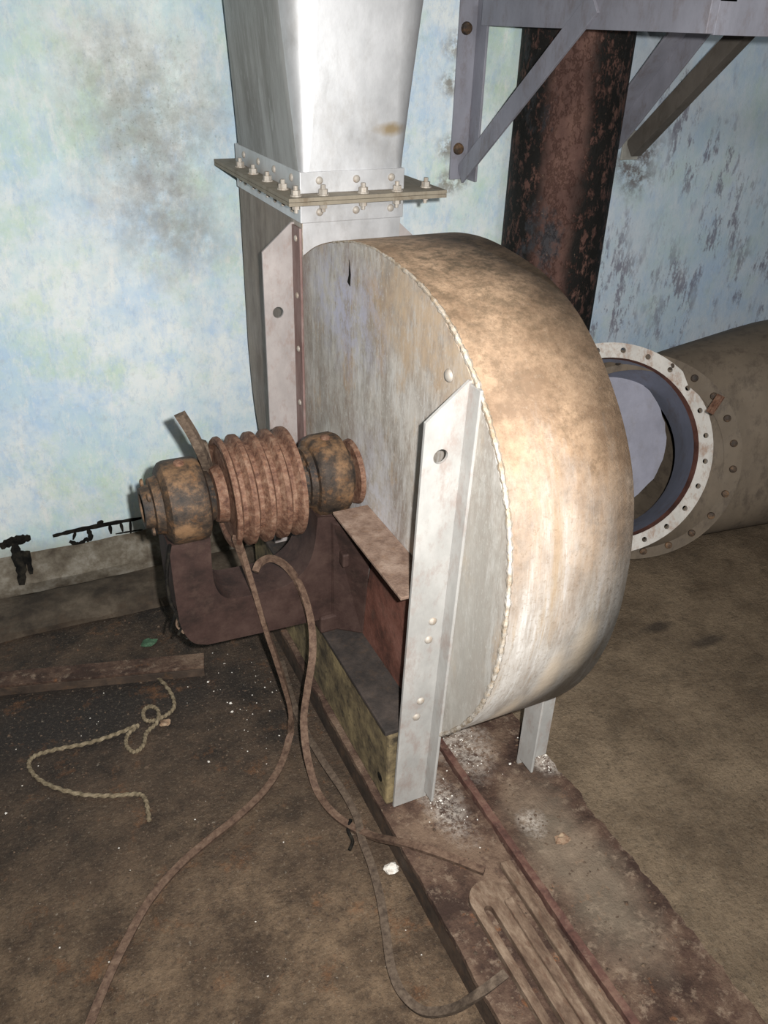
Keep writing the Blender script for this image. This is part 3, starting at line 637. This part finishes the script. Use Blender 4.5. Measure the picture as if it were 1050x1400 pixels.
# looped pair behind it
def off(pts, d): return [p+Vector(d) for p in pts]
b2 = between(ony(350,782,1.47), onz(430,1075,0.016), [(356,770),(370,764),(388,772),(405,793),(418,825),(426,862),(427,902),(421,945),(416,985),(419,1030)]) + fl_pts([(448,1105),(475,1128)], 0.012) + [onz(510,1144,0.03), onz(545,1152,0.075)] + [onz(x, y, 0.09) for x, y in ((585,1163),(625,1177),(662,1192))]
belt(b2, 'belt', 'brown V-belt looped over the pedestal and draped onto the base channel')
belt(fl_pts([(385,905),(397,950),(412,990)], 0.008)+fl_pts([(440,1040),(470,1085),(488,1120),(495,1150),(508,1185),(520,1230),(528,1280),(535,1325),(550,1360)], 0.019)+[onz(580,1384,0.02), onz(620,1380,0.05), onz(655,1360,0.10), onz(692,1332,0.112)], 'belt_floor', 'dull brown V-belt curling beside the base and up onto the slide rail')
# snapped belt end standing up behind the left bearing
b4 = [Vector((0.338,SY+0.02,SZ+0.128)), ony(283,640,1.50), ony(272,615,1.50), ony(259,590,1.51), ony(244,567,1.52)]
b4 = [Vector((0.345,SY+0.122,SZ+0.01)), Vector((0.340,SY+0.10,SZ+0.075)), ony(287,648,SY+0.05), ony(275,620,SY), ony(262,594,SY), ony(245,567,SY)]
belt(b4, 'belt_floor', 'snapped stiff belt end standing up beside the pulley', sec=[(-0.012,0.007),(0.012,0.007),(0.008,-0.007),(-0.008,-0.007)], up=(0.3,1,0))
rp = [(150,918),(180,912),(210,922),(232,945),(238,965),(228,977),(210,985),(198,984),(196,972),(206,966),(216,972),(214,988),(200,1002),(196,1018),(184,1028),(173,1020),(174,1005),(188,992),(160,1003),(120,1016),(75,1025),(45,1035),(40,1050),(60,1070),(105,1085),(150,1088),(188,1086),(199,1095),(204,1122)]
R = [onz(x, y, 0.006+(0.008 if i in (9,10,11,17) else 0)) for i, (x, y) in enumerate(rp)]
R[0].z = 0.012; 
dense = cat_rom(R, 26)
o = sweep('rope', dense, [((0.0046+0.0010*(k % 2))*math.cos(2*PI*k/6), (0.0046+0.0010*(k % 2))*math.sin(2*PI*k/6)) for k in range(6)], 'rope', None, twist=0.27, smooth=60)
tag(o, 'thin twisted tan rope curling with a small knot loop on the oily floor', 'rope')

# ------------------------------------------------------------------ slide rails on the base
RAIL = empty('motor_slide_rail', (0.65, 0.65, ZB), 'long slotted rusty slide rail with rounded end on the base channel', 'rail')
out = [(0.604+0.040+0.040*math.cos(a), 0.800+0.040*math.sin(a)) for a in [PI-PI*k/12 for k in range(13)]]
out = [(0.604,0.30)]+out+[(0.684,0.30)]
def slot(cx, y0, y1, r=0.009): return [(cx+r*math.cos(a), y1+r*math.sin(a)) for a in [PI-PI*k/8 for k in range(9)]]+[(cx+r*math.cos(a), y0+r*math.sin(a)) for a in [-PI*k/8 for k in range(9)]]
plate('rail_plate', out, ZB-0.002, ZB+0.014, 'XY', 'rail_steel', RAIL, holes=[slot(0.630,0.33,0.78)], bevel=0.002)
box('raised_edge', (0.664,0.30,ZB+0.014), (0.684,0.782,ZB+0.024), 'rail_steel', RAIL, 0.003)
t = box('guide_bar', (0.704,0.30,ZB-0.001), (0.728,0.86,ZB+0.016), 'rail_steel', None, 0.003)
tag(t, 'narrow rusty guide bar lying along the lip beside the slotted rail', 'bar')

# ------------------------------------------------------------------ wall bracket frame (upper right)
BR = empty('wall_bracket', (1.37, WY, 1.14), 'grey angle-iron bracket frame bolted to the blue wall, diagonal brace crossing the column', 'bracket')
L = lambda a, b, t: [(0,0),(a,0),(a,t),(t,t),(t,b),(0,b)]
zt = 1.545
plate('upright', [(1.335,1.135),(1.398,1.135),(1.398,1.62),(1.335,1.62)], WY-0.007, WY-0.0005, 'XZ', 'bracket_grey', BR, bevel=0.001)
box('upright_flange', (1.391, WY-0.065, 1.135), (1.398, WY-0.007, 1.62), 'bracket_grey', BR, 0.001)
box('arm', (1.370, 1.44, zt), (1.391, WY-0.066, zt+0.062), 'bracket_grey', BR, 0.001)
box('arm_flange', (1.391, 1.44, zt+0.055), (1.435, WY-0.066, zt+0.062), 'bracket_grey', BR, 0.001)
br = [Vector((1.366, WY-0.018, 1.150)), Vector((1.366, 1.80, zt+0.055))]
bar('brace', br[0], br[1], [(-0.004,-0.027),(0.004,-0.027),(0.004,0.027),(-0.004,0.027)], 'bracket_grey', BR)
box('cross_beam', (1.391, 1.44, zt-0.002), (3.3, 1.447, zt+0.066), 'bracket_grey', BR, 0.001)
box('cross_beam_flange', (1.391, 1.447, zt+0.060), (3.3, 1.50, zt+0.066), 'bracket_grey', BR, 0.001)
for z in (1.537, 1.222): fastener('bolt', 'anchor_bolt', (1.358, WY-0.007, z), (0,-1,0), 'bearing_rust', BR, 0.9)
# second and third braces beyond the column
BR2 = empty('wall_bracket', (1.95, WY, 1.2), 'pale grey wide-flanged diagonal wall bracket emerging right of the rusty column', 'bracket')
a, b = Vector((1.93, WY-0.03, 1.235)), Vector((1.93, 2.02, zt+0.04))
bar('brace', a, b, [(-0.003,-0.035),(0.004,-0.035),(0.004,0.035),(-0.003,0.035)], 'bracket_grey', BR2)
bar('brace_flange', a, b, [(0.004,0.028),(0.07,0.028),(0.07,0.035),(0.004,0.035)], 'bracket_grey', BR2)
box('upright', (1.895, WY-0.007, 1.21), (1.96, WY-0.0005, 1.62), 'bracket_grey', BR2, 0.001)
box('arm', (1.935, 1.52, zt), (1.945, WY-0.008, zt+0.05), 'bracket_grey', BR2, 0.001)
BR3 = empty('wall_bracket', (2.05, WY, 1.2), 'dark brown diagonal wall bracket beside a patch of flaked plaster', 'bracket')
a, b = Vector((2.02, WY-0.02, 1.205)), Vector((2.02, 1.955, zt+0.03))
bar('brace', a, b, [(-0.02,-0.027),(0.02,-0.027),(0.02,0.027),(-0.02,0.027)], 'bracket_dark', BR3)
box('arm', (2.01, 1.52, zt), (2.05, WY-0.008, zt+0.05), 'bracket_dark', BR3, 0.001)
box('wall_plate', (1.985, WY-0.008, 1.17), (2.055, WY-0.0005, 1.26), 'concrete_plain', BR3, 0.002)

# ------------------------------------------------------------------ flanged pipe on the floor
az, ti = math.radians(66), math.radians(-25)
PD = Vector((math.cos(az)*math.cos(ti), math.sin(az)*math.cos(ti), math.sin(ti)))
PC = Vector((1.651, 1.801, 0.414)); PR = 0.331
P2 = PC + Vector((0.105, 0.008, -0.054))
PIPE = empty('flanged_pipe', (2.0, 1.8, 0), 'wide open pipe elbow with bolted flange rings lying on the floor behind the blower', 'pipe')
u, v, d = frame_of(PD)
def ring_at(c, nrm, n=64):
    """radial frame of a ring"""
    a_ = (u-nrm*u.dot(nrm)).normalized(); b_ = nrm.cross(a_)
    return lambda k, r: c+(a_*math.cos(2*PI*k/n)+b_*math.sin(2*PI*k/n))*r
def loft(name, secs, mat, n=64, cap=False):
    bm = bmesh.new(); R = []
    for c, nrm, r in secs:
        g = ring_at(Vector(c), Vector(nrm).normalized(), n)
        R.append([bm.verts.new(Vector((p.x, p.y, max(p.z, 0.003)))) for p in (g(k, r) for k in range(n))])
    for a, b in zip(R, R[1:]):
        for k in range(n): bm.faces.new((a[k], a[(k+1) % n], b[(k+1) % n], b[k]))
    if cap: bm.faces.new(R[-1])
    return bmesh_obj(name, bm, mat, PIPE, smooth=50)
def ring(name, c, nrm, ro, ri, th, mat, nh, hr_, hole_r, phase=0.0):
    o = plate(name, circle((0,0), ro, 72), 0, th, 'XY', mat, PIPE, holes=[circle((0,0), ri, 72)]+[circle((hr_*math.cos(phase+2*PI*i/nh), hr_*math.sin(phase+2*PI*i/nh)), hole_r, 12) for i in range(nh)], smooth=30)
    a_ = (u-nrm*u.dot(nrm)).normalized(); b_ = nrm.cross(a_)
    o.matrix_parent_inverse = world(PIPE).inverted()
    o.matrix_basis = Matrix.Translation(c) @ Matrix((a_, b_, nrm)).transposed().to_4x4()
    return o
fr = ring('flange_ring', PC, PD, PR, PR-0.046, 0.012, 'ring_white', 24, PR-0.022, 0.0085, 0.1)
rl = loft('rust_lip', [(PC-PD*0.001, PD, PR-0.0465), (PC+PD*0.03, PD, PR-0.05)], 'red_oxide')
E2 = Vector((math.cos(math.radians(50))*math.cos(ti*.7), math.sin(math.radians(50))*math.cos(ti*.7), math.sin(ti*.7)))
loft('stub_outside', [(PC+PD*0.012, PD, PR-0.02), (P2, E2, PR-0.03)], 'pipe_brown')
loft('stub_liner', [(PC+PD*0.02, PD, PR-0.048), (PC+PD*0.09+rgt*0.015-upv*0.012, PD, PR-0.066), (PC+PD*0.17+rgt*0.028-upv*0.022, PD, PR-0.085)], 'pipe_blue')
f2 = ring('flange_ring', P2, E2, PR+0.004, PR-0.05, 0.012, 'pipe_brown', 0, 0, 0)
g2 = ring_at(P2, E2, 24)
for i in range(24): fastener('bolt', 'bolt', g2(i+0.2, PR-0.02), -E2, 'bearing_rust', f2, 0.62)
lp = onx(972,556,1.80)
bar('rust_lug', lp+Vector((0,0,-0.02)), lp+Vector((0.03,0,0.03)), [(-0.012,-0.004),(0.012,-0.004),(0.012,0.004),(-0.012,0.004)], 'pulley_rust', PIPE)
secs = [(P2+E2*0.012, E2, PR-0.035)]
cur = P2+E2*0.02
for i in range(10):
    f_ = (i+1)/10; nrm = E2.lerp(Vector((1, 0.02, 0.0)), min(1, f_*1.6)).normalized()
    cur = cur+Vector((0.085, 0.0, 0.004)); secs.append((cur.copy(), nrm, PR-0.035+0.05*min(1, f_*1.5)))
loft('elbow_body', secs, 'pipe_brown', cap=True)
dp = []
for k in range(64):
    a = 2*PI*k/64; r = 0.240*(1+rnd.uniform(-0.012, 0.012)); dp.append((r*math.cos(a), r*math.sin(a)))
o = plate('damper_disc', dp, 0, 0.004, 'XY', 'pipe_lavender', PIPE)
n_ = (PD-u*0.12).normalized(); du, dv, dd = frame_of(n_)
o.matrix_parent_inverse = world(PIPE).inverted()
dc = onx(836,598,PC.x)-onx(846,612,PC.x)
o.matrix_basis = Matrix.Translation(PC+PD*0.12+dc) @ Matrix((du, dv, dd)).transposed().to_4x4()

# ------------------------------------------------------------------ odds and ends
t = empty('steel_angle_bar', (0.06, 1.82, 0), 'rusty steel angle bar lying on the oily floor under the rope end', 'bar')
pA, pB = onz(-60,935,0.03), onz(279,903,0.03)
dA = (pB-pA).normalized()
bar('flat_flange', pA, pB, [(-0.028,-0.004),(0.028,-0.004),(0.028,0.004),(-0.028,0.004)], 'base_rust', t)
sA = dA.cross(Vector((0,0,1))).normalized()
bar('upright_flange', pA+sA*0.026-Vector((0,0,0.017)), pB+sA*0.026-Vector((0,0,0.017)), [(-0.004,-0.0125),(0.004,-0.0125),(0.004,0.012),(-0.004,0.012)], 'base_side', t)
# thin black streak and thick tar drip on the wall
def tar(name, segs, label):
    root = empty(name, (segs[0][0][0][0], WY, 0.1), label, 'tar')
    root.location = ony(segs[0][0][0][0], segs[0][0][0][1], WY)
    for pts, r in segs:
        P = [ony(x, y, WY-0.001 if y < 762 else 2.335-(y-762)*0.0012) for x, y in pts]; r = r*1.6
        sweep('black_run', cat_rom(P, 5), [(r*math.cos(2*PI*k/8)*(1.0), 0.12*r*math.sin(2*PI*k/8)) for k in range(8)], 'tar', root, up=(0,-1,0), taper=lambda q: 0.55+0.45*math.sin(PI*min(1, max(0.0, q*0.9+0.08)))+0.15*math.sin(q*37))
tar('black_streak', [([(72,733),(105,725),(150,716),(195,708)], 0.005), ([(150,718),(152,730)], 0.0035), ([(165,715),(168,727)], 0.003), ([(120,722),(124,735),(118,740)], 0.005), ([(95,740),(108,744),(120,735)], 0.005), ([(136,712),(139,718)], 0.006), ([(178,712),(179,732)], 0.0025), ([(103,728),(100,738)], 0.003), ([(158,730),(176,727),(195,724)], 0.002)], 'thin black streak with short branches beside the left bearing')
tar('tar_drip', [([(0,748),(15,741),(30,737),(42,735)], 0.010), ([(28,738),(27,755),(29,775),(30,800)], 0.010), ([(38,735),(37,755),(43,785)], 0.006), ([(20,742),(24,765),(32,780)], 0.009)], 'thick black tar drip running down the wall foot')
# frayed black wire by the pedestal foot
t = empty('frayed_wire', onz(245,860,0.30), 'frayed black wire dangling from the pedestal corner', 'wire')
cw = [ony(232,745,1.45), ony(228,790,1.46), ony(234,825,1.46), ony(250,850,1.46), ony(275,866,1.47)]
sweep('strand', cat_rom(cw, 6), rsec(0.004, 6), 'tar', t)
for k in range(7):
    s0 = ony(246+rnd.uniform(-6,8), 838+rnd.uniform(-8,8), 1.46)
    sweep('strand', cat_rom([s0, s0+Vector((rnd.uniform(-.012,.012), rnd.uniform(-.01,.01), -0.025)), s0+Vector((rnd.uniform(-.022,.022), rnd.uniform(-.015,.015), -rnd.uniform(0.035,0.06)))], 5), rsec(0.0028, 5), 'tar' if k % 3 else 'rail_steel', t)
t = sweep('wire_offcut', cat_rom([onz(480,1120,0.02), onz(476,1135,0.012), onz(482,1150,0.006), onz(478,1162,0.005)], 5), rsec(0.004, 6), 'tar'); tag(t, 'short black wire offcut on the floor under the looped belt', 'wire')
# scraps that can be picked out
def chunk(name, px, r, mat, label, cat, z=0.0, flat=0.5, group=None):
    bm = bmesh.new(); bmesh.ops.create_icosphere(bm, subdivisions=2, radius=1)
    p = onz(px[0], px[1], z)
    for v_ in bm.verts:
        k = 1+rnd.uniform(-0.28, 0.28); v_.co = Vector((p.x+v_.co.x*r*k, p.y+v_.co.y*r*0.8*k, z+max(0, (v_.co.z*0.5+0.5)*r*2*flat*k)))
    o = bmesh_obj(name, bm, mat); return tag(o, label, cat, group)
chunk('plaster_lump', (535,1190), 0.017, 'chip_white', 'white plaster lump on the floor against the base channel', 'plaster', 0, 0.4)
chunk('rust_flake', (226,990), 0.014, 'chip_brown', 'orange rust flake lying beside the knot of the rope', 'flake', 0, 0.3)
chunk('stone_chip', (768,1150), 0.017, 'chip_brown', 'pale tan stone chip on the far base channel', 'stone', 0.074, 0.3)
chunk('cloth_scrap', (205,880), 0.022, 'green_scrap', 'small green scrap on the floor behind the angle bar', 'scrap', 0, 0.2)
# loose grit, too fine to count
def grit(name, n, region, size, mat, label, zf):
    bm = bmesh.new()
    for _ in range(n):
        x, y = region(); s = size*rnd.uniform(0.4, 1.5)*(1 if rnd.random() < .9 else 1.8); z = zf(x, y)
        if z is None: continue
        c = Vector((x, y, z)); a = rnd.uniform(0, PI)
        vs = [bm.verts.new(c+Vector((math.cos(a+k*2*PI/4)*s*rnd.uniform(.6,1.1), math.sin(a+k*2*PI/4)*s*rnd.uniform(.6,1.1), 0))) for k in range(4)]
        tp = bm.verts.new(c+Vector((0,0,s*0.8)))
        for k in range(4): bm.faces.new((vs[k], vs[(k+1)%4], tp))
        bm.faces.new(vs[::-1])
    o = bmesh_obj(name, bm, mat); return tag(o, label, 'grit', None, 'stuff')
def zfloor(x, y):
    return 0.0 if (x < 0.53 or x > 0.985) else None
def reg_left(): return (rnd.uniform(-0.25, 0.53), rnd.uniform(0.75, 2.08))
def reg_spill():
    return (rnd.gauss(0.40, 0.07), rnd.gauss(1.62, 0.14))
grit('white_grit', 45, reg_spill, 0.0020, 'chip_white', 'scattered white grit on the oily floor by the pedestal', zfloor)
grit('white_floor_grit', 45, reg_left, 0.0018, 'chip_white', 'sparse white specks over the left floor', zfloor)
grit('brown_grit', 900, reg_left, 0.0026, 'crumb', 'brown rubble crumbs over the left floor', zfloor)
grit('rust_crumbs', 600, lambda: (rnd.uniform(0.56, 0.97), rnd.uniform(0.45, 1.25)), 0.0026, 'crumb', 'rust crumbs lying on the base channels', lambda x, y: (ZB if x < 0.60 or (0.69 < x < 0.70) else (0.074 if x > 0.765 else (ZB if y > 0.9 and x < 0.74 else None))))
grit('plaster_dust', 170, lambda: rnd.choice(((rnd.gauss(0.675, 0.022), rnd.gauss(1.04, 0.05)), (rnd.gauss(0.955, 0.012), rnd.gauss(1.075, 0.03)), (rnd.gauss(0.80, 0.03), rnd.gauss(1.18, 0.06)))), 0.0019, 'chip_white', 'white plaster dust spilled round the casing feet', lambda x, y: (ZB if 0.55 < x < 0.74 else (0.074 if 0.765 < x < 0.97 else None)))
